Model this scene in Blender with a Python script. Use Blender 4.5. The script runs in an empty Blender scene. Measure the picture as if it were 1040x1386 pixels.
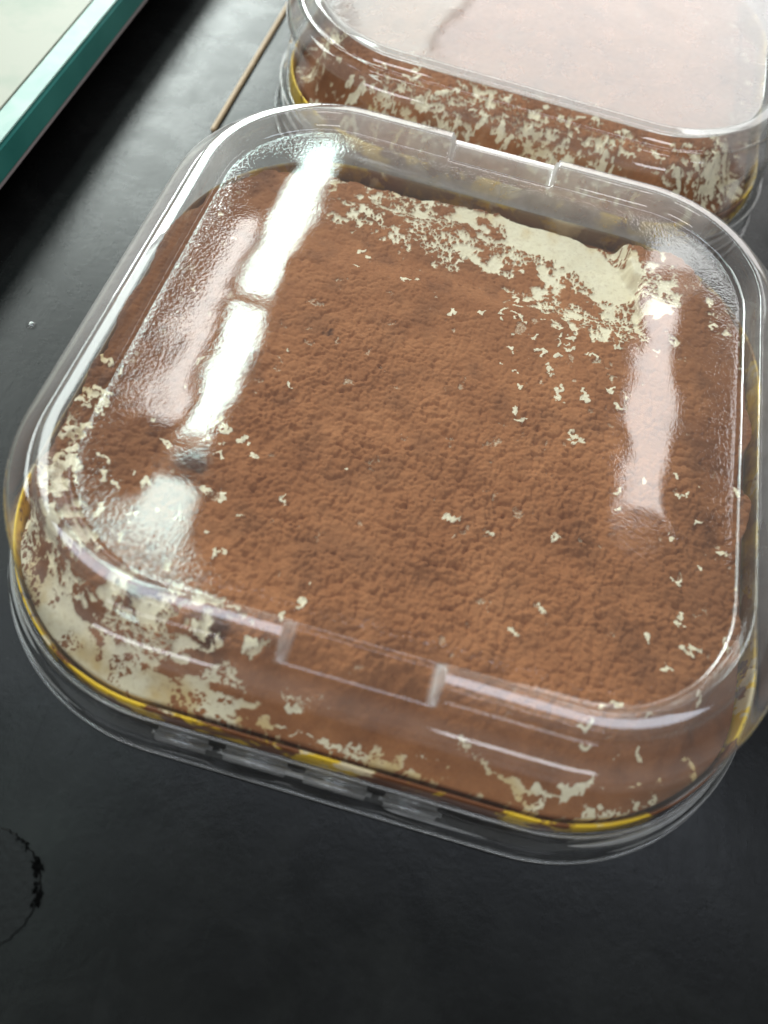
import bpy, bmesh, math, random
import numpy as np
from mathutils import Vector, Matrix

random.seed(7)
sc = bpy.context.scene
COL = sc.collection
T = 0.044                     # lid crest height above the table top (table top is z = 0)

# ------------------------------------------------------------------ camera
F, PITCH, ROLL, YAW = 960.0, 1.09464582, 0.215430186, -0.0660678807
CAM = Vector((0.000512, -0.111294, 0.127652 + T))
cp, sp = math.cos(PITCH), math.sin(PITCH)
fw = Vector((math.sin(YAW) * cp, math.cos(YAW) * cp, -sp))
rt = Vector((math.cos(YAW), -math.sin(YAW), 0))
up = rt.cross(fw)
cr, sr = math.cos(ROLL), math.sin(ROLL)
rt2, up2 = rt * cr + up * sr, up * cr - rt * sr
cam = bpy.data.cameras.new("camera")
cam_ob = bpy.data.objects.new("camera", cam)
COL.objects.link(cam_ob)
M = Matrix.Identity(4)
for i, v in enumerate((rt2, up2, -fw)):
    for k in range(3):
        M[k][i] = v[k]
M.translation = CAM
cam_ob.matrix_world = M
cam.sensor_fit = 'HORIZONTAL'
cam.sensor_width = 36
cam.lens = F / 1040 * 36
cam.clip_start = 0.005
cam.clip_end = 50
cam.dof.use_dof = True
cam.dof.focus_distance = 0.186
cam.dof.aperture_fstop = 11.0
sc.camera = cam_ob

# ------------------------------------------------------------------ room light
w = bpy.data.worlds.new("World")
sc.world = w
w.use_nodes = True
bg = w.node_tree.nodes["Background"]
bg.inputs[0].default_value = (0.90, 0.93, 0.92, 1)
bg.inputs[1].default_value = 0.23
sc.view_settings.view_transform = 'Standard'
sc.view_settings.look = 'None'
sc.view_settings.exposure = 0.2
sc.view_settings.gamma = 1.0
sc.cycles.max_bounces = 14
sc.cycles.transparent_max_bounces = 40
sc.cycles.transmission_bounces = 10
sc.cycles.glossy_bounces = 6
sc.cycles.sample_clamp_indirect = 6.0

def lamp(name, x0, x1, y0, y1, rad, col, H=1.5, rz=0.0):
    """a ceiling lamp panel facing down, radiance rad"""
    l = bpy.data.lights.new(name, 'AREA')
    l.shape = 'RECTANGLE'
    l.size, l.size_y = x1 - x0, y1 - y0
    l.color = col
    l.energy = rad * math.pi * (x1 - x0) * (y1 - y0)
    o = bpy.data.objects.new(name, l)
    COL.objects.link(o)
    o.location = ((x0 + x1) / 2, (y0 + y1) / 2, H + T)
    o.rotation_euler = (0, 0, rz)
    return o
CW = (0.77, 1.0, 0.95)
lamp("ceiling_tube_lamp", -0.66, -0.555, 1.33, 2.12, 10, CW, rz=math.radians(0))
lamp("ceiling_tube_lamp", -0.655, -0.55, 0.74, 1.27, 10, CW)
lamp("ceiling_tube_lamp", -0.67, -0.55, 0.37, 0.67, 7, CW)
lamp("ceiling_tube_lamp", -0.66, -0.555, -0.50, 0.20, 5, CW)
lamp("ceiling_side_lamp", -0.755, -0.695, 0.80, 1.62, 5.5, (0.97, 1.0, 0.98))
lamp("ceiling_strip_lamp", 0.545, 0.675, 0.91, 1.78, 4.2, (0.95, 0.95, 0.95))
lamp("ceiling_panel_lamp", -0.34, 1.35, 2.36, 4.6, 2.75, (0.97, 0.94, 0.93))
lamp("ceiling_panel_lamp", -0.80, -0.365, 2.36, 4.6, 3.0, (0.96, 1.0, 0.95))
lamp("ceiling_corner_lamp", 0.56, 1.15, 1.86, 2.30, 3.0, (0.97, 1.0, 0.99))
lamp("left_skylight_lamp", -1.95, -0.99, 1.55, 4.0, 20.0, (0.91, 1.0, 0.96))
lamp("left_skylight_lamp", -1.95, -1.02, 0.30, 1.50, 6.0, (0.91, 1.0, 0.96))
lamp("added_overhead_lamp", -1.0, 1.05, 0.07, 0.30, 4.2, (0.79, 0.87, 1.0))  # added strip, put in for the bluish highlight on the ridge crest
for x0, x1, rad in ((-1.6, -0.50, 5.5), (0.30, 1.25, 5.5)):
    fl = lamp("added_front_lamp", x0, x1, -0.22, 0.22, rad, (0.94, 0.96, 1.0))  # unseen front panels added for highlight streaks on lid and base
    fl.location = ((x0 + x1) / 2, -2.2, 1.25)
    fl.rotation_euler = (Vector((0, 0, 0.1)) - fl.location).to_track_quat('-Z', 'Y').to_euler()

# ------------------------------------------------------------------ noise helpers
def hash2(ix, iy, s):
    h = (ix.astype(np.int64) * 374761393 + iy.astype(np.int64) * 668265263 + s * 974634777) & 0xffffffff
    h = ((h ^ (h >> 13)) * 1274126177) & 0xffffffff
    h = ((h ^ (h >> 16)) * 2246822519) & 0xffffffff
    return ((h ^ (h >> 15)) & 0xffffff) / float(0xffffff)
def vnoise(x, y, s=0):
    ix, iy = np.floor(x), np.floor(y)
    fx, fy = x - ix, y - iy
    fx, fy = fx * fx * fx * (fx * (fx * 6 - 15) + 10), fy * fy * fy * (fy * (fy * 6 - 15) + 10)
    a, b = hash2(ix, iy, s), hash2(ix + 1, iy, s)
    c, d = hash2(ix, iy + 1, s), hash2(ix + 1, iy + 1, s)
    return (a * (1 - fx) + b * fx) * (1 - fy) + (c * (1 - fx) + d * fx) * fy
def fbm(x, y, s=0, o=4, g=0.5):
    t = 0; a = 1; n = 0
    for k in range(o):
        t = t + a * vnoise(x * 2 ** k + 17.3 * k, y * 2 ** k - 9.1 * k, s + k)
        n += a; a *= g
    return t / n
def worley(x, y, s=0):
    ix, iy = np.floor(x), np.floor(y)
    best = np.full(x.shape, 9.0)
    for dx in (-1, 0, 1):
        for dy in (-1, 0, 1):
            jx, jy = ix + dx, iy + dy
            px = jx + hash2(jx, jy, s); py = jy + hash2(jx, jy, s + 51)
            best = np.minimum(best, (px - x) ** 2 + (py - y) ** 2)
    return np.sqrt(best)
def sstep(a, b, x):
    t = np.clip((x - a) / (b - a), 0, 1)
    return t * t * (3 - 2 * t)
def rbox(x, y, hx, hy, r):
    qx, qy = np.abs(x) - (hx - r), np.abs(y) - (hy - r)
    return np.hypot(np.maximum(qx, 0), np.maximum(qy, 0)) + np.minimum(np.maximum(qx, qy), 0) - r
def lean(z):
    return -0.0024 * np.clip((T - 0.006 - z) / 0.020, 0, 1)
def polydist(x, y, pts):
    d = np.full(x.shape, 9.0)
    for (ax, ay), (bx, by) in zip(pts[:-1], pts[1:]):
        vx, vy = bx - ax, by - ay
        t = np.clip(((x - ax) * vx + (y - ay) * vy) / (vx * vx + vy * vy + 1e-12), 0, 1)
        d = np.minimum(d, np.hypot(x - ax - t * vx, y - ay - t * vy))
    return d

# ------------------------------------------------------------------ materials
def mat(name):
    m = bpy.data.materials.new(name)
    m.use_nodes = True
    nt = m.node_tree
    nt.nodes.clear()
    out = nt.nodes.new('ShaderNodeOutputMaterial')
    return m, nt, out
def N(nt, t, **kw):
    n = nt.nodes.new(t)
    for k, v in kw.items():
        if k.startswith('i_'):
            n.inputs[k[2:].replace('_', ' ')].default_value = v
        else:
            setattr(n, k, v)
    return n
def math_node(nt, op, a, b=None, c=None):
    n = nt.nodes.new('ShaderNodeMath'); n.operation = op
    for i, v in enumerate((a, b, c)):
        if v is None: continue
        if isinstance(v, (int, float)): n.inputs[i].default_value = v
        else: nt.links.new(v, n.inputs[i])
    return n.outputs[0]
def noise(nt, scale, detail=3, rough=0.5, coord=None, dist=0.0):
    n = nt.nodes.new('ShaderNodeTexNoise')
    n.inputs['Scale'].default_value = scale
    n.inputs['Detail'].default_value = detail
    n.inputs['Roughness'].default_value = rough
    n.inputs['Distortion'].default_value = dist
    if coord is not None: nt.links.new(coord, n.inputs['Vector'])
    return n.outputs['Fac']
def ramp(nt, fac, stops):
    n = nt.nodes.new('ShaderNodeValToRGB')
    els = n.color_ramp.elements
    while len(els) < len(stops): els.new(0.5)
    for e, (p, c) in zip(els, stops):
        e.position = p
        e.color = c if isinstance(c, tuple) and len(c) == 4 else ((*c, 1) if isinstance(c, tuple) else (c, c, c, 1))
    nt.links.new(fac, n.inputs['Fac'])
    return n.outputs['Color']
def mixc(nt, fac, a, b):
    n = nt.nodes.new('ShaderNodeMix'); n.data_type = 'RGBA'
    if isinstance(fac, (int, float)): n.inputs[0].default_value = fac
    else: nt.links.new(fac, n.inputs[0])
    for k, v in ((6, a), (7, b)):
        if isinstance(v, tuple): n.inputs[k].default_value = (*v, 1)
        else: nt.links.new(v, n.inputs[k])
    return n.outputs[2]
def bump(nt, h, strength, dist, prev=None):
    n = nt.nodes.new('ShaderNodeBump')
    n.inputs['Strength'].default_value = strength
    n.inputs['Distance'].default_value = dist
    nt.links.new(h, n.inputs['Height'])
    if prev is not None: nt.links.new(prev, n.inputs['Normal'])
    return n.outputs['Normal']
def ocoord(nt):
    return nt.nodes.new('ShaderNodeTexCoord').outputs['Object']

def clear_plastic(name, rough=0.025, fine=0.10, warp=0.055, tint=(0.975, 0.98, 0.975), pebble=True, fog=(0.004, 0.11, 2.5)):
    """thin clear PET sheet: transparent with the reflection of its two faces"""
    m, nt, out = mat(name)
    co = ocoord(nt)
    big = noise(nt, 60, 2, 0.5, co)
    n1 = bump(nt, big, warp, 0.0012)
    peb = noise(nt, 1200, 2, 0.5, co)
    if pebble:
        at = N(nt, 'ShaderNodeAttribute', attribute_name='pebble')
        pebm = math_node(nt, 'MULTIPLY', peb, at.outputs['Fac'])
    else:
        pebm = peb
    n2 = bump(nt, pebm, fine, 0.0006, n1)
    geo = N(nt, 'ShaderNodeNewGeometry')
    ior = N(nt, 'ShaderNodeMapRange')
    nt.links.new(geo.outputs['Backfacing'], ior.inputs['Value'])
    ior.inputs['To Min'].default_value = 1.56
    ior.inputs['To Max'].default_value = 1 / 1.56
    fr = N(nt, 'ShaderNodeFresnel')
    nt.links.new(ior.outputs[0], fr.inputs['IOR'])
    nt.links.new(n2, fr.inputs['Normal'])
    f = fr.outputs[0]
    f2 = math_node(nt, 'DIVIDE', math_node(nt, 'MULTIPLY', f, 2.0), math_node(nt, 'ADD', f, 1.0))
    gl = N(nt, 'ShaderNodeBsdfGlossy')
    sm = noise(nt, 140, 4, 0.6, co, 0.6)
    rr = N(nt, 'ShaderNodeMapRange')
    nt.links.new(sm, rr.inputs['Value'])
    rr.inputs['From Min'].default_value = 0.35; rr.inputs['From Max'].default_value = 0.75
    rr.inputs['To Min'].default_value = rough; rr.inputs['To Max'].default_value = rough * 2.6
    nt.links.new(rr.outputs[0], gl.inputs['Roughness'])
    nt.links.new(n2, gl.inputs['Normal'])
    gl.inputs['Color'].default_value = (1, 1, 1, 1)
    tr = N(nt, 'ShaderNodeBsdfTransparent')
    tr.inputs['Color'].default_value = (*tint, 1)
    mx = N(nt, 'ShaderNodeMixShader')
    nt.links.new(f2, mx.inputs[0]); nt.links.new(tr.outputs[0], mx.inputs[1]); nt.links.new(gl.outputs[0], mx.inputs[2])
    # slight fogging: clouded film, seen most where the sheet is edge-on, and haze painted on as ridge and notch highlights
    lw = N(nt, 'ShaderNodeLayerWeight'); lw.inputs['Blend'].default_value = 0.5
    fz = math_node(nt, 'MULTIPLY_ADD', math_node(nt, 'POWER', lw.outputs['Facing'], fog[2]), fog[1], fog[0])
    ah = N(nt, 'ShaderNodeAttribute', attribute_name='haze')
    fz = math_node(nt, 'MULTIPLY', math_node(nt, 'ADD', fz, ah.outputs['Fac']), math_node(nt, 'MULTIPLY_ADD', sm, 1.2, 0.4))
    df = N(nt, 'ShaderNodeBsdfDiffuse'); df.inputs['Color'].default_value = (0.80, 0.79, 0.78, 1)
    tl = N(nt, 'ShaderNodeBsdfTranslucent'); tl.inputs['Color'].default_value = (0.80, 0.79, 0.78, 1)
    dm = N(nt, 'ShaderNodeMixShader'); dm.inputs[0].default_value = 0.5
    nt.links.new(df.outputs[0], dm.inputs[1]); nt.links.new(tl.outputs[0], dm.inputs[2])
    m2 = N(nt, 'ShaderNodeMixShader')
    nt.links.new(fz, m2.inputs[0]); nt.links.new(mx.outputs[0], m2.inputs[1]); nt.links.new(dm.outputs[0], m2.inputs[2])
    nt.links.new(m2.outputs[0], out.inputs[0])
    return m

def principled(name, color, rough, ior=1.5, metallic=0.0, normal=None):
    m, nt, out = mat(name)
    p = N(nt, 'ShaderNodeBsdfPrincipled')
    p.inputs['Base Color'].default_value = (*color, 1)
    p.inputs['Roughness'].default_value = rough
    p.inputs['IOR'].default_value = ior
    p.inputs['Metallic'].default_value = metallic
    nt.links.new(p.outputs[0], out.inputs[0])
    return m, nt, p

PLASTIC = clear_plastic("clear_lid_plastic")
RIM = clear_plastic("clear_rim_plastic", rough=0.05, fine=0.0, warp=0.2, tint=(0.80, 0.81, 0.80), pebble=False, fog=(0.22, 0.35, 2.0))  # whitish haze painted in for the bright highlight along the lips
BASECLEAR = clear_plastic("clear_base_plastic", rough=0.04, fine=0.0, warp=0.35, tint=(0.93, 0.94, 0.94), pebble=False, fog=(0.005, 0.14, 2.4))

TAB = clear_plastic("clear_tab_plastic", rough=0.06, fine=0.0, warp=0.18, tint=(0.9, 0.91, 0.91), pebble=False, fog=(0.06, 0.35, 2.0))
GLINT = clear_plastic("painted_glint_plastic", rough=0.05, fine=0.0, warp=0.3, tint=(0.80, 0.81, 0.80), pebble=False, fog=(0.34, 0.45, 1.5))  # strong whitish haze stands in for bright glints
# black satin table
TABLE, nt, p = principled("black_table", (0.012, 0.012, 0.0125), 0.36)
co = ocoord(nt)
grain = noise(nt, 420, 5, 0.65, co)
broad = noise(nt, 28, 4, 0.55, co, 0.8)
nb = bump(nt, broad, 0.03, 0.004)
nb = bump(nt, grain, 0.05, 0.0012, nb)
mp = N(nt, 'ShaderNodeMapping'); nt.links.new(co, mp.inputs[0]); mp.inputs['Scale'].default_value = (900, 60, 1); mp.inputs['Rotation'].default_value = (0, 0, 0.7)
scr = noise(nt, 1.0, 3, 0.6, mp.outputs[0])
nb = bump(nt, ramp(nt, scr, [(0.62, 0.0), (0.72, 1.0)]), 0.06, 0.0006, nb)
p.inputs['Specular IOR Level'].default_value = 0.19
nt.links.new(nb, p.inputs['Normal'])
nt.links.new(ramp(nt, noise(nt, 55, 5, 0.65, co, 0.5), [(0.3, 0.22), (0.75, 0.34)]), p.inputs['Roughness'])
vo = N(nt, 'ShaderNodeTexVoronoi'); vo.inputs['Scale'].default_value = 125; nt.links.new(co, vo.inputs['Vector'])
rnd = math_node(nt, 'GREATER_THAN', N(nt, 'ShaderNodeSeparateColor').outputs[0], 0.5)
sepc = N(nt, 'ShaderNodeSeparateColor'); nt.links.new(vo.outputs['Color'], sepc.inputs[0])
dust = math_node(nt, 'MULTIPLY', math_node(nt, 'LESS_THAN', vo.outputs['Distance'], math_node(nt, 'MULTIPLY', math_node(nt, 'POWER', sepc.outputs[1], 2.0), 0.050)), math_node(nt, 'GREATER_THAN', sepc.outputs[0], 0.30))
smear = ramp(nt, noise(nt, 34, 6, 0.65, co, 1.2), [(0.45, (0.0058, 0.0060, 0.0059)), (0.8, (0.013, 0.0134, 0.0128))])
nt.links.new(mixc(nt, dust, smear, (0.34, 0.34, 0.33)), p.inputs['Base Color'])

# cocoa / cream of the cake: colour attribute "cream" (x cream share, y tone)
CAKE, nt, p = principled("cocoa_and_cream", (0.2, 0.08, 0.04), 0.9)
co = ocoord(nt)
at = N(nt, 'ShaderNodeAttribute', attribute_name='cake')
sx = N(nt, 'ShaderNodeSeparateColor'); nt.links.new(at.outputs['Color'], sx.inputs[0])
fine = noise(nt, 1500, 3, 0.6, co)
mid = noise(nt, 130, 4, 0.6, co)
coc = mixc(nt, fine, (0.205, 0.070, 0.025), (0.44, 0.178, 0.068))
coc = mixc(nt, ramp(nt, mid, [(0.30, 0.0), (0.75, 0.55)]), coc, (0.50, 0.220, 0.094))
clump = ramp(nt, noise(nt, 48, 5, 0.6, co, 0.4), [(0.38, 0.0), (0.68, 0.55)])
coc = mixc(nt, clump, coc, (0.22, 0.076, 0.026))
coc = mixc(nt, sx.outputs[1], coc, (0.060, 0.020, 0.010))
crm = mixc(nt, noise(nt, 300, 3, 0.5, co), (0.79, 0.69, 0.47), (0.88, 0.80, 0.61))
crm = mixc(nt, sx.outputs[2], crm, (0.66, 0.45, 0.17))
dustn = noise(nt, 2300, 3, 0.7, co)
crf = N(nt, 'ShaderNodeMath', operation='MULTIPLY_ADD', use_clamp=True)
nt.links.new(math_node(nt, 'ADD', sx.outputs[0], math_node(nt, 'MULTIPLY_ADD', dustn, 1.3, -0.65)), crf.inputs[0])
crf.inputs[1].default_value = 1.8; crf.inputs[2].default_value = -0.42
crm = mixc(nt, math_node(nt, 'MULTIPLY', ramp(nt, noise(nt, 900, 4, 0.7, co), [(0.52, 0.0), (0.68, 1.0)]), 0.30), crm, (0.33, 0.17, 0.08))
nt.links.new(mixc(nt, crf.outputs[0], coc, crm), p.inputs['Base Color'])
nt.links.new(math_node(nt, 'MULTIPLY_ADD', sx.outputs[0], -0.45, 0.92), p.inputs['Roughness'])
p.inputs['Specular IOR Level'].default_value = 0.3
nt.links.new(bump(nt, fine, 0.5, 0.00025), p.inputs['Normal'])

# golden tray smeared with cream and cocoa
GOLD, nt, p = principled("gold_tray_smeared", (0.80, 0.50, 0.05), 0.35, metallic=0.35)
co = ocoord(nt)
s1 = ramp(nt, noise(nt, 50, 6, 0.62, co, 0.6), [(0.53, 0.0), (0.56, 1.0)])
s2 = ramp(nt, noise(nt, 62, 6, 0.65, co, 0.4), [(0.495, 0.0), (0.525, 1.0)])
g = mixc(nt, s1, (0.92, 0.60, 0.04), (0.80, 0.66, 0.42))
g = mixc(nt, s2, g, (0.21, 0.075, 0.028))
sg = N(nt, 'ShaderNodeSeparateXYZ'); nt.links.new(co, sg.inputs[0])
lf = math_node(nt, 'GREATER_THAN', sg.outputs[1], -0.045)
lf = math_node(nt, 'MULTIPLY', lf, ramp(nt, noise(nt, 70, 5, 0.6, co), [(0.38, 0.45), (0.60, 1.0)]))
g = mixc(nt, lf, g, (0.20, 0.125, 0.065))
nt.links.new(g, p.inputs['Base Color'])
nt.links.new(math_node(nt, 'MULTIPLY_ADD', s1, -0.35, 0.35), p.inputs['Metallic'])
BLACKP, nt, p = principled("black_tray_underside", (0.012, 0.012, 0.013), 0.12)
co = ocoord(nt)
nt.links.new(bump(nt, noise(nt, 90, 3, 0.5, co), 0.5, 0.0015), p.inputs['Normal'])
CREAM, nt, p = principled("cream", (0.74, 0.64, 0.44), 0.5)
co = ocoord(nt)
nt.links.new(mixc(nt, ramp(nt, noise(nt, 260, 5, 0.6, co), [(0.56, 0.0), (0.62, 1.0)]), (0.74, 0.64, 0.44), (0.22, 0.08, 0.03)), p.inputs['Base Color'])
nt.links.new(bump(nt, noise(nt, 500, 4, 0.6, co), 0.5, 0.0006), p.inputs['Normal'])

# ------------------------------------------------------------------ mesh helpers
def link(name, me, m=None, parent=None, smooth=True):
    o = bpy.data.objects.new(name, me)
    COL.objects.link(o)
    if m: me.materials.append(m)
    if parent: o.parent = parent
    if smooth:
        me.polygons.foreach_set('use_smooth', np.ones(len(me.polygons), bool))
    return o
def empty(name, loc, label, cat, rz=0, group=None):
    o = bpy.data.objects.new(name, None); COL.objects.link(o)
    o.location = loc; o.rotation_euler = (0, 0, rz); o.empty_display_size = 0.01
    o['label'] = label; o['category'] = cat
    if group: o['group'] = group
    return o
C0 = 0.041                     # corner arcs of every ring share this centre offset
NOTCH = 0.0148
XS = list(np.linspace(-C0, -NOTCH - 0.0012, 12)) + [-NOTCH - 0.0005, -NOTCH, -NOTCH + 0.0006] + \
     list(np.linspace(-NOTCH + 0.0016, NOTCH - 0.0016, 11)) + [NOTCH - 0.0006, NOTCH, NOTCH + 0.0005] + \
     list(np.linspace(NOTCH + 0.0012, C0, 12))
XS = XS[:-1]
KA = 26
def ring(b, c=C0):
    """points of a rounded square of half size b, plus the along-side coordinate"""
    r = b - c; f = c / C0
    P, S = [], []
    for q in range(4):
        a0 = -math.pi / 2 + q * math.pi / 2
        cs, sn = math.cos(q * math.pi / 2), math.sin(q * math.pi / 2)
        for x in XS:
            px, py = x * f, -b
            P.append((px * cs - py * sn, px * sn + py * cs)); S.append((q, x))
        cx, cy = c * cs + c * sn, c * sn - c * cs
        for k in range(KA):
            a = a0 + (k / KA) * math.pi / 2
            P.append((cx + r * math.cos(a), cy + r * math.sin(a))); S.append((q, 9.0))
    return P, S
NP_ = len(ring(0.08)[0])
def loft(name, prof, m, parent, cap=False, notch_sides=(), warp=0.0, seed=0, wob=0.0, fogw=0.32, panel_sheen=0.0):
    """prof: list of (half size, z, ridge flag, pebble)"""
    V, Fc, peb, hzs = [], [], [], []
    for pr_ in prof:
        (b, z, rg, pb), hz = pr_[:4], (pr_[4] if len(pr_) > 4 else 0.0)
        c = C0 if b > C0 + 0.003 else max(0.0005, b - 0.003) if b > 0.004 else b * 0.5
        P, S = ring(b, c)
        for (x, y), (q, s) in zip(P, S):
            zz = z
            if rg and q in notch_sides and abs(s) < NOTCH + 0.0001:
                zz = min(z, rg)
            if name == 'lid' and q == 2 and q in notch_sides and abs(s) < NOTCH + 0.0001 and 0.0712 < b < 0.0845:
                zz -= 0.0020
            V.append([x, y, zz]); peb.append(pb); hzs.append(0.0 if (rg and q in notch_sides and abs(s) < NOTCH - 0.0008) else (hz + 0.34 if (rg and hz and q in notch_sides and abs(s) < NOTCH + 0.0008) else hz))  # notch ends get extra haze as painted edge highlights
    V = np.array(V)
    if warp:
        wz = (fbm(V[:, 0] * 45 + 5, V[:, 1] * 45, seed, 2) - 0.5) * 2 * warp
        pbv = np.array(peb)
        V[:, 2] += wz * (pbv > 0)
    if wob:
        ang = np.arctan2(V[:, 1], V[:, 0])
        k = 1 + wob * (vnoise(ang * 9, V[:, 2] * 260, seed) - 0.5)
        V[:, 0] *= k; V[:, 1] *= k
    V[:, 1] += lean(V[:, 2])
    n = NP_
    for i in range(len(prof) - 1):
        for j in range(n):
            k = (j + 1) % n
            Fc.append((i * n + j, i * n + k, (i + 1) * n + k, (i + 1) * n + j))
    if cap:
        Fc.append(tuple((len(prof) - 1) * n + j for j in range(n)))
    me = bpy.data.meshes.new(name)
    me.from_pydata(V.tolist(), [], Fc)
    a = me.attributes.new('pebble', 'FLOAT', 'POINT')
    a.data.foreach_set('value', np.array(peb, dtype=np.float32))
    hz_ = np.array(hzs)
    if name == "lid":
        b_ = np.maximum(np.abs(V[:, 0]), np.abs(V[:, 1]))
        away = sstep(-0.055, 0.01, V[:, 1])
        hz_ = hz_ + fogw * away * sstep(0.0765, 0.081, b_) * sstep(0.0905, 0.0895, b_)
    if panel_sheen:
        hz_ = hz_ + panel_sheen * sstep(0.0785, 0.0770, np.maximum(np.abs(V[:, 0]), np.abs(V[:, 1])))  # milky veil painted over the rear lid panel for its ceiling reflection
    a = me.attributes.new('haze', 'FLOAT', 'POINT')
    a.data.foreach_set('value', hz_.astype(np.float32))
    me.update()
    return link(name, me, m, parent)
def bead(name, b, z, rad, m, parent, seed=0, span=None):
    """a rolled lip running round the rounded square"""
    P, S = ring(b)
    V, Fc = [], []
    K = 8; n = len(P)
    ly = float(lean(np.array(z)))
    j0, j1 = (0, n) if span is None else (int(span[0] * n), int(span[1] * n))
    for j in range(j0, j1):
        x, y = P[j]
        x0, y0 = P[j - 1]; x1, y1 = P[(j + 1) % n]
        tx, ty = x1 - x0, y1 - y0; L = math.hypot(tx, ty); nx, ny = ty / L, -tx / L
        q = rad
        if span: q = rad * (0.05 + max(0.0, math.sin(math.pi * (j - j0) / (j1 - 1 - j0))) ** 0.6)
        for k in range(K):
            a = 2 * math.pi * k / K
            V.append((x + nx * q * math.cos(a), y + ly + ny * q * math.cos(a), z + q * math.sin(a)))
    cnt = j1 - j0
    for j in range(cnt if span is None else cnt - 1):
        for k in range(K):
            k2 = (k + 1) % K; j2 = (j + 1) % cnt
            Fc.append((j * K + k, j2 * K + k, j2 * K + k2, j * K + k2))
    me = bpy.data.meshes.new(name); me.from_pydata(V, [], Fc); me.update()
    return link(name, me, m, parent)

# ------------------------------------------------------------------ table
bm = bmesh.new()
bmesh.ops.create_cube(bm, size=1)
bmesh.ops.scale(bm, vec=(1.8, 1.8, 0.03), verts=bm.verts)
bmesh.ops.translate(bm, vec=(0, 0.3, -0.015), verts=bm.verts)
bmesh.ops.bevel(bm, geom=[e for e in bm.edges], offset=0.003, segments=2, affect='EDGES')
me = bpy.data.meshes.new("table_top"); bm.to_mesh(me); bm.free()
table = link("table_top", me, TABLE, smooth=False)
table['kind'] = 'structure'
table['label'] = "matt black table top with fine scratches and white dust"

# round peeled mark at the lower left: a thin raised disc with a ragged lifted edge
SCUFF, nt, p = principled("scuffed_patch", (0.006, 0.006, 0.006), 0.30)
co = ocoord(nt)
nt.links.new(bump(nt, noise(nt, 600, 4, 0.6, co), 0.15, 0.0008), p.inputs['Normal'])
p.inputs['Specular IOR Level'].default_value = 0.19
SCAR, nt, p = principled("black_scar", (0.002, 0.002, 0.002), 0.8, ior=1.1)
V = [(0, 0, 0.0004)]; Fc = []
n = 90
for j in range(n):
    a = 2 * math.pi * j / n
    r = 0.0125 * (1 + 0.06 * math.sin(3 * a + 1) + 0.02 * random.uniform(-1, 1))
    V.append((r * 0.9 * math.cos(a), r * math.sin(a), 0.0004)); V.append(((r + 0.0003) * 0.9 * math.cos(a), (r + 0.0003) * math.sin(a), 0.00005))
for j in range(n):
    k = (j + 1) % n
    Fc.append((0, 1 + 2 * j, 1 + 2 * k)); Fc.append((1 + 2 * j, 2 + 2 * j, 2 + 2 * k, 1 + 2 * k))
me = bpy.data.meshes.new("round_scuff"); me.from_pydata(V, [], Fc); me.update()
sc_o = link("round_scuff", me, SCUFF, table, smooth=False)
sc_o.location = (-0.0625, -0.1325, 0)
V, Fc = [], []
for j in range(34):                      # ragged flakes lifted along the upper right of its rim
    a = math.radians(2 + 75 * random.random())
    r = 0.0125 * (1 + 0.06 * math.sin(3 * a + 1)) * random.uniform(0.93, 1.04)
    x, y = r * 0.9 * math.cos(a), r * math.sin(a)
    s = random.uniform(0.0003, 0.0010) * (1.3 if a < 0.9 else 0.7); th = a + math.pi / 2 + random.uniform(-.5, .5)
    dx, dy = s * math.cos(th), s * math.sin(th); ex, ey = -dy * 0.45, dx * 0.45
    h = random.uniform(0.0002, 0.0007); b0 = len(V)
    V += [(x - dx, y - dy, 0.0003), (x + ex, y + ey, 0.0004 + h), (x + dx, y + dy, 0.0003), (x - ex, y - ey, 0.0004)]
    Fc += [(b0, b0 + 3, b0 + 1), (b0 + 3, b0 + 2, b0 + 1), (b0, b0 + 1, b0 + 2), (b0, b0 + 2, b0 + 3)]
me = bpy.data.meshes.new("torn_rim"); me.from_pydata(V, [], Fc); me.update()
link("torn_rim", me, SCAR, sc_o, smooth=False)

# ------------------------------------------------------------------ container
def lid_profile(grow=0.0):
    pr = []
    # skirt edge outside the tray wall, up the sloping wall to the rounded shoulder
    wall = [(0.0903, -0.0305), (0.0898, -0.0300), (0.0888, -0.0280), (0.0880, -0.0245), (0.0872, -0.0195), (0.0864, -0.0145), (0.0857, -0.0102),
            (0.0851, -0.0080), (0.0843, -0.0064), (0.0830, -0.0054), (0.0807, -0.0043)]
    for b, z in wall: pr.append((b + grow * (0.8 if b < 0.086 else 0.35), z, 0, 0.0, 0.08 if 0.0825 < b < 0.0852 else 0.0))
    pr.append((0.0802 + grow, -0.0040, 0, 0.0))
    rr = [(0.0793, -0.0040, .02), (0.0786, -0.0038, .02), (0.0780, -0.0032, .03), (0.0775, -0.0020, .04), (0.0771, -0.0010, .06), (0.0768, -0.00042, .08), (0.0764, -0.00017, .08), (0.0758, -0.00012, .08), (0.0750, -0.000065, .08),
          (0.0742, -0.000025, .08), (0.0735, 0.0, .08), (0.0732, -0.00018, .08), (0.0729, -0.0008, .06), (0.0726, -0.0018, .04), (0.0722, -0.0034, .03), (0.0717, -0.0043, .06)]
    for b, z, h in rr: pr.append((b + grow, z, min(z, -0.0048 + (b - 0.0717) * 0.09) if z > -0.0042 else z, 0.0, h))  # h is whitish haze painted in for the crest highlight
    pr.append((0.0710 + grow, -0.0047, 0, 0.25))
    b = 0.0700 + grow
    while b > 0.0005:
        pb = 0.10 + 0.90 * max(0.0, min(1.0, (b - grow - 0.060) / 0.009))
        pr.append((b, -0.0048, 0, pb)); b -= 0.0016
    pr.append((0.0004, -0.0048, 0, 0.2))
    return pr
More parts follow.
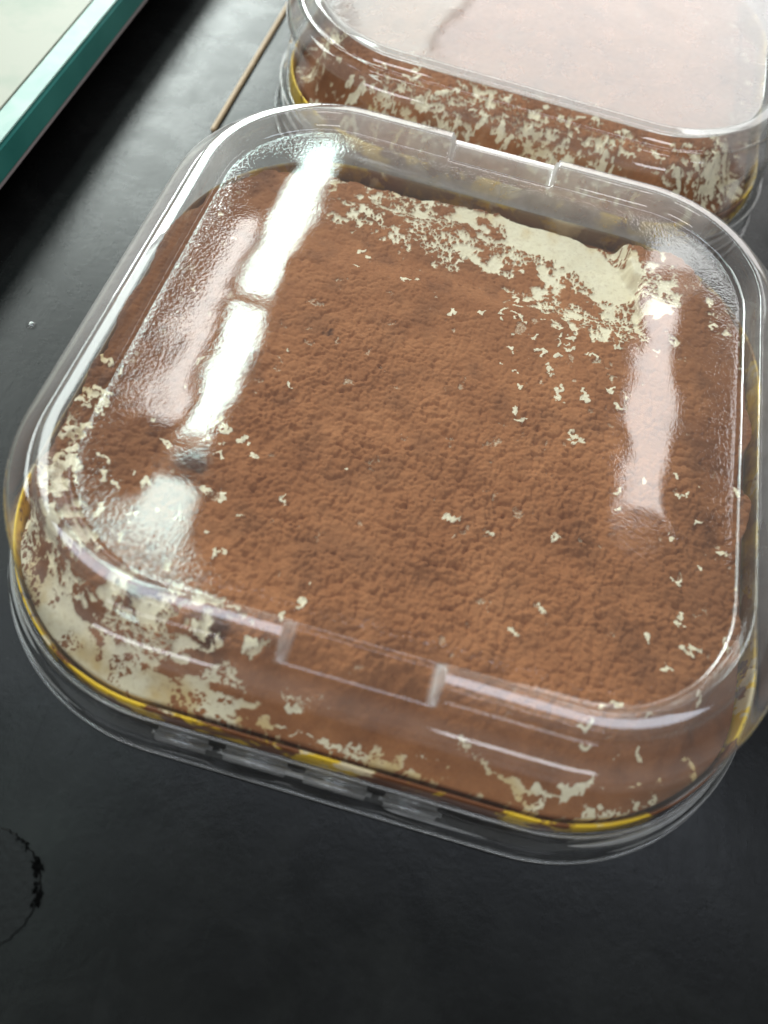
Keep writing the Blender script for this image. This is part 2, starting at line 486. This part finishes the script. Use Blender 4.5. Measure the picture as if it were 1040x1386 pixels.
def make_container(root, notch_sides, seed, grow=0.0):
    lid = loft("lid", [(b, z + T, (rg + T) if rg else 0, pb, hz) for b, z, rg, pb, hz in [(*q, 0.0)[:5] for q in lid_profile(grow)]], PLASTIC, root, cap=True, notch_sides=notch_sides, warp=0.00014, seed=seed, panel_sheen=0.30 if grow else 0.0)
    bead("lid_lip", 0.0904 + grow * 0.35, T - 0.0306, 0.00028, RIM, lid)
    base = loft("base", [(0.0948, 0.0020, 0, 0), (0.0952, 0.0014, 0, 0), (0.0950, 0.0008, 0, 0), (0.0946, 0.0014, 0, 0), (0.0942, 0.0044, 0, 0), (0.0936, 0.0066, 0, 0), (0.0928, 0.0076, 0, 0),
                         (0.0918, 0.0083, 0, 0), (0.0912, 0.0090, 0, 0), (0.0908, 0.0112, 0, 0), (0.0904, 0.0126, 0, 0), (0.0897, 0.0133, 0, 0), (0.0894, 0.0120, 0, 0), (0.0892, 0.0095, 0, 0)], BASECLEAR, root, wob=0.009, seed=seed + 3)
    for f0, f1, b, z, r in ((0.030, 0.088, 0.0921, 0.0081, 0.00050), (0.098, 0.150, 0.0934, 0.0066, 0.00034), (0.168, 0.222, 0.0919, 0.0084, 0.00062), (0.180, 0.240, 0.0938, 0.0058, 0.00034),
                            (0.915, 0.968, 0.0922, 0.0080, 0.00046), (0.940, 0.985, 0.0939, 0.0056, 0.00030)):
        bead("painted_glint", b, z, r, GLINT, base, span=(f0, f1))  # tapered beads added to paint broken white glints on the base
    bead("base_lip", 0.0951, 0.0013, 0.00035, RIM, base)
    tray = loft("tray", [(0.0886, 0.0128, 0, 0), (0.0880, 0.0090, 0, 0), (0.0872, 0.0030, 0, 0), (0.0860, 0.0008, 0, 0), (0.0835, 0.0, 0, 0)], BLACKP, root, cap=True, wob=0.003, seed=seed + 5)
    loft("gold_lining", [(0.0893, 0.0090, 0, 0), (0.0891, 0.0140, 0, 0), (0.0887, 0.0172, 0, 0), (0.0883, 0.0177, 0, 0), (0.0879, 0.0168, 0, 0), (0.0876, 0.0120, 0, 0), (0.0868, 0.0050, 0, 0), (0.0855, 0.0030, 0, 0), (0.02, 0.0028, 0, 0)], GOLD, tray, cap=True)
    for x0, x1, dz, tl in ((-0.0400, -0.0262, 0.0, -50), (-0.0246, -0.0082, 0.0003, -52), (-0.0066, 0.0098, 0.0001, -49), (0.0114, 0.0255, 0.0002, -51)):
        bm = bmesh.new(); bmesh.ops.create_cube(bm, size=1)
        bmesh.ops.scale(bm, vec=(x1 - x0, 0.0030, 0.0034), verts=bm.verts)
        bmesh.ops.bevel(bm, geom=bm.edges[:], offset=0.0013, segments=5, affect='EDGES')
        bmesh.ops.rotate(bm, matrix=Matrix.Rotation(math.radians(tl), 3, 'X'), verts=bm.verts)
        bmesh.ops.translate(bm, vec=((x0 + x1) / 2, -0.0919 - 0.0022, 0.0078 + dz), verts=bm.verts)
        me = bpy.data.meshes.new("locking_tab"); bm.to_mesh(me); bm.free()
        link("locking_tab", me, TAB, base)
    return lid, base, tray

front = empty("dessert_box", (0, 0, 0), "large clear plastic box in the foreground with a notched raised lid, holding cocoa dusted tiramisu", "food container", 0, "clear boxes of tiramisu on the table")
make_container(front, (0, 2), 11)
rear = empty("dessert_box", (0.003, 0.1835, 0), "clear plastic box behind the foreground one, its flat lid milky with pinkish light", "food container", math.radians(-2), "clear boxes of tiramisu on the table")
make_container(rear, (1, 3), 37, 0.0062)
rear.scale = (0.96, 0.96, 0.985)

# ------------------------------------------------------------------ tiramisu (height field)
def make_cake(name, root, n, seed, spots, strokes, edges, dens, flecks, groove=None):
    B = 0.0879
    g = np.linspace(-B, B, n)
    X, Y = np.meshgrid(g, g, indexing='ij')
    X = X.copy(); Y = Y.copy()
    x0, x1, y0, y1, rc = edges
    cx, cy = (x0 + x1) / 2, (y0 + y1) / 2
    wobble = (fbm(X * 90, Y * 90, seed + 1, 3) - 0.5) * 0.006
    d = -rbox(X - cx, Y - cy, (x1 - x0) / 2, (y1 - y0) / 2, rc) + wobble
    if spots.get('bite'):
        (ax, ay), (bx, by), dep = spots['bite']
        nx, ny = by - ay, -(bx - ax); L = math.hypot(nx, ny); nx /= L; ny /= L
        s = (X - ax) * nx + (Y - ay) * ny + (fbm(X * 160, Y * 160, seed + 8, 3) - .5) * 0.006
        bite = sstep(-0.0005, 0.0022, s) * sstep(0.030, 0.045, Y)
    else:
        bite = 0 * X
    frontness = sstep(-0.045, -0.07, Y)
    width = spots.get('side', 0.0035) + 0.014 * frontness * (0 if spots.get('side') else 1)
    fall = sstep(0, 1, np.clip(d / width, 0, 1))
    Z = 0.0262 + 0.0008 * (fbm(X * 25, Y * 25, seed + 2, 3) - 0.5) * 2
    Z = Z - bite * 0.0045
    if groove:
        gd = polydist(X + (fbm(X * 120, Y * 120, seed + 71, 3) - .5) * 0.005, Y, groove)
        Z -= 0.0008 * np.exp(-(gd / 0.0030) ** 2)
    # cocoa lumps
    wx, wy = X + (fbm(X * 300, Y * 300, seed + 3, 2) - .5) * 0.0016, Y + (fbm(X * 300, Y * 300, seed + 4, 2) - .5) * 0.0016
    lum = 1 - np.clip(worley(wx * 450, wy * 540, seed + 5), 0, 1) ** 2
    lum2 = 1 - np.clip(worley(wx * 950, wy * 950, seed + 6), 0, 1) ** 2
    rough = lum * 0.00100 + lum2 * 0.00060 + (fbm(X * 1400, Y * 1400, seed + 7, 2) - .5) * 0.0004
    amp = (0.5 + 0.5 * sstep(0.03, -0.03, Y)) * (0.45 + 1.1 * fbm(X * 130, Y * 130, seed + 60, 3))
    # cream mask
    dn = dens(X, Y, d)
    zb = 0.0095 + (0.0055 if not spots.get('side') else 0.0055) * frontness
    Z0 = zb + (Z - zb) * fall
    gx_, gy_ = np.gradient(d - wobble, g[1] - g[0])
    gl_ = np.hypot(gx_, gy_) + 1e-9
    drop = 0.9 * (0.0262 - Z0) * sstep(0.014, 0.010, d)
    XN, YN = X - gx_ / gl_ * drop, Y - gy_ / gl_ * drop
    nz = fbm(XN * spots.get('grain', 360), YN * spots.get('grain', 360), seed + 20, 5, 0.6)
    nz2 = fbm(XN * 190, YN * 190, seed + 26, 3, 0.5)
    wl = (0.22 if spots.get('side') else 0.4) + 0.08 * sstep(-0.02, -0.06, Y)
    nzz = (1 - wl) * nz + wl * nz2
    nzz = np.clip((nzz - 0.28) / 0.44, 0, 1)
    cream = sstep(-0.14, 0.14, dn - nzz)
    dots = np.minimum(worley(XN * 480, YN * 480, seed + 33), worley(XN * 900, YN * 900, seed + 34) * 1.15)
    keep = (fbm(XN * 200, YN * 200, seed + 35, 2) > 0.50) * (Y > 0) + (fbm(XN * 200, YN * 200, seed + 36, 2) > 0.53) * (Y <= 0)
    cream = cream * (1 - sstep(0.36, 0.26, dots) * keep * (dn < 1.15))
    jx = X + (fbm(X * 700, Y * 700, seed + 30, 3) - .5) * 0.0030
    jy = Y + (fbm(X * 700, Y * 700, seed + 31, 3) - .5) * 0.0030
    rng = random.Random(seed)
    lift = np.zeros_like(X)
    for (fx, fy, fs) in flecks:
        sel = (np.abs(X - fx) < 0.006) & (np.abs(Y - fy) < 0.006)
        if not sel.any(): continue
        a = rng.uniform(0, 6.28); pts = [(fx, fy)]
        for k in range(rng.choice((1, 2, 2, 3))):
            a += rng.uniform(-1.4, 1.4); L = fs * rng.uniform(0.4, 0.9)
            pts.append((pts[-1][0] + L * math.cos(a), pts[-1][1] + L * math.sin(a)))
        dd = polydist(jx[sel], jy[sel], pts)
        wd = rng.uniform(0.00022, 0.00046) * (0.6 + fs / 0.002)
        lift[sel] = np.maximum(lift[sel], sstep(wd + 0.0003, wd - 0.0002, dd))
        cream[sel] = np.maximum(cream[sel], 1.3 * sstep(wd + 0.00012, wd - 0.00012, dd))
    for pts, wd in strokes:
        dd = polydist(jx, jy, pts) + (nz - 0.5) * 0.003
        cream = np.maximum(cream, sstep(wd + 0.0003, wd - 0.0003, dd))
    cc = np.clip(cream, 0, 1)
    Z = Z + lift * 0.0013 * amp + (1 - cc) * rough * amp + cc * (0.00012 * lum + 0.00025 * (nz2 - .5))
    Z = zb + (Z - zb) * fall
    yellow = np.clip(sstep(0.012, 0.0, d) * sstep(0.45, 0.75, fbm(X * 110, Y * 110, seed + 44, 4)) * 0.9, 0, 1)
    damp_shade = np.clip(sstep(0.50, 0.85, fbm(X * 120, Y * 120, seed + 50, 4)), 0, 1) * 0.30 + 0.42 * sstep(0.034, 0.004, np.minimum(X + 0.080, 0.079 - X))  # random damp patches; darker sides paint in shading from the lid walls
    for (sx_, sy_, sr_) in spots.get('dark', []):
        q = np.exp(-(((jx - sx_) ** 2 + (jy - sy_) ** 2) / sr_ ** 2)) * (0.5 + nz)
        damp_shade = np.maximum(damp_shade, np.clip(q * 1.3, 0, 0.9))
    eb = rbox(X, Y, B, B, B - C0)
    inside = eb < 0
    Z = Z - 0.006 * sstep(-0.0010, 0.0, eb)
    idx = -np.ones((n, n), dtype=np.int64)
    idx[inside] = np.arange(inside.sum())
    q = np.stack([idx[:-1, :-1], idx[1:, :-1], idx[1:, 1:], idx[:-1, 1:]], -1).reshape(-1, 4)
    q = q[(q >= 0).all(1)]
    co = np.stack([X[inside], Y[inside] + lean(Z[inside] + 0.0031), Z[inside]], -1).astype(np.float32)
    me = bpy.data.meshes.new(name)
    me.vertices.add(len(co)); me.vertices.foreach_set('co', co.ravel())
    me.loops.add(len(q) * 4); me.loops.foreach_set('vertex_index', q.ravel().astype(np.int32))
    me.polygons.add(len(q)); me.polygons.foreach_set('loop_start', np.arange(0, len(q) * 4, 4, dtype=np.int32))
    me.update(calc_edges=True); me.validate()
    at = me.attributes.new('cake', 'FLOAT_COLOR', 'POINT')
    c4 = np.stack([cream[inside], damp_shade[inside], yellow[inside], np.ones(inside.sum())], -1).astype(np.float32)
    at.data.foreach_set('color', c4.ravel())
    return link(name, me, CAKE, root)

rng = random.Random(3)
#__WORLDPTS__
def dens_front(X, Y, d):
    big = fbm(X * 60, Y * 60, 90, 3) - 0.5
    a = np.exp(-((polydist(X, Y, [(-0.028, 0.066), (0.016, 0.064), (0.036, 0.056), (0.044, 0.042)])) / 0.0165) ** 2) * 0.80
    a = np.maximum(a, np.exp(-((polydist(X, Y, [(0.012, 0.069), (0.030, 0.066), (0.040, 0.056)])) / 0.0105) ** 2) * 1.75)
    a = np.maximum(a, np.exp(-(polydist(X, Y, [(0.024, 0.045), (0.040, 0.040)]) / 0.008) ** 2) * 0.72)
    b = np.exp(-((polydist(X, Y, [(-0.083, -0.058), (-0.074, -0.074), (-0.055, -0.083), (-0.033, -0.087), (-0.016, -0.088)])) / 0.0072) ** 2) * 0.84
    b = np.maximum(b, np.exp(-((polydist(X, Y, [(-0.078, -0.050), (-0.066, -0.066), (-0.046, -0.075), (-0.026, -0.078)])) / 0.009) ** 2) * 0.56)
    b = np.maximum(b, np.exp(-((polydist(X, Y, [(-0.079, -0.035), (-0.075, -0.05)])) / 0.006) ** 2) * 0.52)
    c = sstep(0.007, 0.001, d) * 0.44 * sstep(-0.06, -0.085, Y)
    e = sstep(0.045, 0.075, X) * sstep(0.03, 0.055, Y) * 0.42
    t = np.maximum(np.maximum(a, b), np.maximum(c, e)) + big * 0.30
    return np.where(t > 0.12, t, 0.0) - 0.02
fl = []
for k in range(30):
    fl.append((rng.uniform(-0.075, 0.078), rng.uniform(-0.08, 0.066), rng.uniform(0.0004, 0.0013)))
for k in range(36):
    fl.append((rng.gauss(-0.045, 0.014), rng.gauss(-0.045, 0.020), rng.uniform(0.0005, 0.0016)))
for (x, y) in [(20, -4), (34, 10), (35, -5), (36, -7), (52, -67), (47, -72), (-16, -65), (-34, -75), (-24, -75), (28, 27), (18, 37), (-15, 34), (-30, 43), (-33, 64), (-6, 52), (10, 58), (12, -33), (25, 12), (29, 9)]:
    for k in range(2):
        fl.append((x / 1000 + rng.gauss(0, 0.0014), y / 1000 + rng.gauss(0, 0.0014), rng.uniform(0.0007, 0.0019)))
for k in range(40):
    fl.append((rng.gauss(0.030, 0.012), rng.gauss(0.030, 0.010), rng.uniform(0.0006, 0.0018)))
for k in range(22):
    fl.append((rng.gauss(0.068, 0.007), rng.gauss(-0.04, 0.022), rng.uniform(0.0006, 0.0018)))
for k in range(34):
    fl.append((rng.gauss(-0.075, 0.003), rng.gauss(-0.038, 0.010), rng.uniform(0.0010, 0.0030)))
tira = empty("tiramisu", (0, 0, 0.0031), "square cocoa dusted tiramisu with patches of bare cream, inside the large front box", "dessert", 0, "tiramisu in clear boxes")
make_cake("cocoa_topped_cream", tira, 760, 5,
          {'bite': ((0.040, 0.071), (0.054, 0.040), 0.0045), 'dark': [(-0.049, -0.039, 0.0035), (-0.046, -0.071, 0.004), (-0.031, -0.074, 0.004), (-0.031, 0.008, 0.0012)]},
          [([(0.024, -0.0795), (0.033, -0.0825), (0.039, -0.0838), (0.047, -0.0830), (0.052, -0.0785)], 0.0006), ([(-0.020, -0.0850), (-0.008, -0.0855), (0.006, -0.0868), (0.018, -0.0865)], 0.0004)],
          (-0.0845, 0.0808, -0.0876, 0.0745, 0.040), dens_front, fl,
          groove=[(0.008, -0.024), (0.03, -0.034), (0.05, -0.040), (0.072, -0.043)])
def dens_rear(X, Y, d):
    big = fbm(X * 70, Y * 70, 190, 3) - 0.5
    a = np.exp(-(polydist(X, Y, [(-0.040, -0.075), (-0.004, -0.070), (0.03, -0.078)]) / 0.016) ** 2) * 0.50
    c = np.exp(-(polydist(X, Y, [(0.065, -0.068), (0.08, -0.05)]) / 0.008) ** 2) * 1.0
    c = np.maximum(c, np.exp(-(polydist(X, Y, [(-0.07, -0.055), (-0.076, -0.062)]) / 0.005) ** 2) * 0.8)
    return np.maximum(np.maximum(a, c), np.where(d > 0.014, -0.2, 0.24)) + big * 0.30
tira2 = empty("tiramisu", (0.003, 0.1835, 0.0031), "cream speckled cocoa tiramisu inside the box behind", "dessert", math.radians(-2), "tiramisu in clear boxes")
tira2.scale = (0.96, 0.96, 0.985)
make_cake("cocoa_topped_cream", tira2, 520, 77, {'side': 0.011, 'grain': 640}, [], (-0.0815, 0.0815, -0.0876, 0.0815, 0.040), dens_rear,
          [(rng.uniform(-0.07, 0.07), rng.uniform(-0.085, -0.062), rng.uniform(0.001, 0.003)) for k in range(80)])

# ------------------------------------------------------------------ thick glass slab at the upper left
TEAL, nt, p = principled("teal_glass_edge", (0.03, 0.22, 0.20), 0.08)
co = ocoord(nt)
nt.links.new(mixc(nt, noise(nt, 45, 3, 0.5, co), (0.012, 0.14, 0.125), (0.09, 0.36, 0.31)), p.inputs['Base Color'])
PALE, nt, p = principled("white_backed_glass", (0.72, 0.75, 0.66), 0.4, ior=1.25)
co = ocoord(nt)
nt.links.new(mixc(nt, ramp(nt, noise(nt, 60, 3, 0.5, co), [(0.5, 0.0), (0.8, 1.0)]), (0.42, 0.42, 0.34), (0.31, 0.36, 0.28)), p.inputs['Base Color'])
LIGHTTEAL, nt, p = principled("pale_green_bevel", (0.42, 0.62, 0.54), 0.35, ior=1.3)
co = ocoord(nt)
nt.links.new(mixc(nt, noise(nt, 80, 4, 0.6, co, 1.0), (0.16, 0.36, 0.31), (0.50, 0.60, 0.52)), p.inputs['Base Color'])
DARK, nt, p = principled("dark_foot", (0.012, 0.012, 0.013), 0.5)
def box(name, x0, x1, y0, y1, z0, z1, m, parent, bev=0.0):
    bm = bmesh.new(); bmesh.ops.create_cube(bm, size=1)
    bmesh.ops.scale(bm, vec=(x1 - x0, y1 - y0, z1 - z0), verts=bm.verts)
    bmesh.ops.translate(bm, vec=((x0 + x1) / 2, (y0 + y1) / 2, (z0 + z1) / 2), verts=bm.verts)
    if bev: bmesh.ops.bevel(bm, geom=bm.edges[:], offset=bev, segments=3, affect='EDGES')
    me = bpy.data.meshes.new(name); bm.to_mesh(me); bm.free()
    return link(name, me, m, parent, smooth=False)
slab = empty("glass_slab", (-0.146, 0.15, 0), "thick glass slab with teal green edge and white top, at the upper left corner", "glass board")
box("glass_edge", -0.30, 0.0, -0.26, 0.40, 0.0120, 0.0205, TEAL, slab, 0.0006)
box("bevel_strip", -0.0075, -0.0006, -0.2594, 0.3994, 0.0207, 0.0212, LIGHTTEAL, slab, 0.0002)
box("white_top", -0.2994, -0.0078, -0.2594, 0.3994, 0.0207, 0.0214, PALE, slab, 0.0002)
box("edge_highlight_strip", -0.2990, -0.0003, -0.2594, 0.3994, 0.0108, 0.0118, principled("painted_edge_highlight", (0.42, 0.36, 0.36), 0.35)[0], slab, 0.0002)  # lower edge highlight of the glass, painted as a pinkish strip
box("foot", -0.29, -0.03, -0.25, 0.39, 0.0, 0.0107, DARK, slab, 0.001)

# ------------------------------------------------------------------ tan strip beside the rear box
WOOD, nt, p = principled("tan_strip", (0.36, 0.22, 0.11), 0.55)
co = ocoord(nt)
nt.links.new(mixc(nt, noise(nt, 200, 4, 0.6, co), (0.34, 0.22, 0.11), (0.58, 0.41, 0.24)), p.inputs['Base Color'])
stp = empty("tan_strip", (-0.1035, 0.215, 0), "thin tan wooden strip lying on the black table left of the rear box", "strip")
stp_m = box("strip_body", -0.0008, 0.0008, -0.109, 0.13, 0.0, 0.0015, WOOD, stp, 0.0004)

# ------------------------------------------------------------------ small droplet on the table left of the front box
DROP = clear_plastic("water", rough=0.02, fine=0, warp=0, tint=(0.9, 0.9, 0.9), pebble=False)
bm = bmesh.new(); bmesh.ops.create_uvsphere(bm, u_segments=20, v_segments=12, radius=0.0014)
for v in bm.verts:
    v.co.z = max(v.co.z, -0.0002) * 0.55 + 0.0001
me = bpy.data.meshes.new("water_droplet"); bm.to_mesh(me); bm.free()
dr = link("water_droplet", me, DROP)
dr.location = (-0.121, 0.005, 0)
dr['label'] = "tiny clear droplet on the black table left of the front box"; dr['category'] = "droplet"
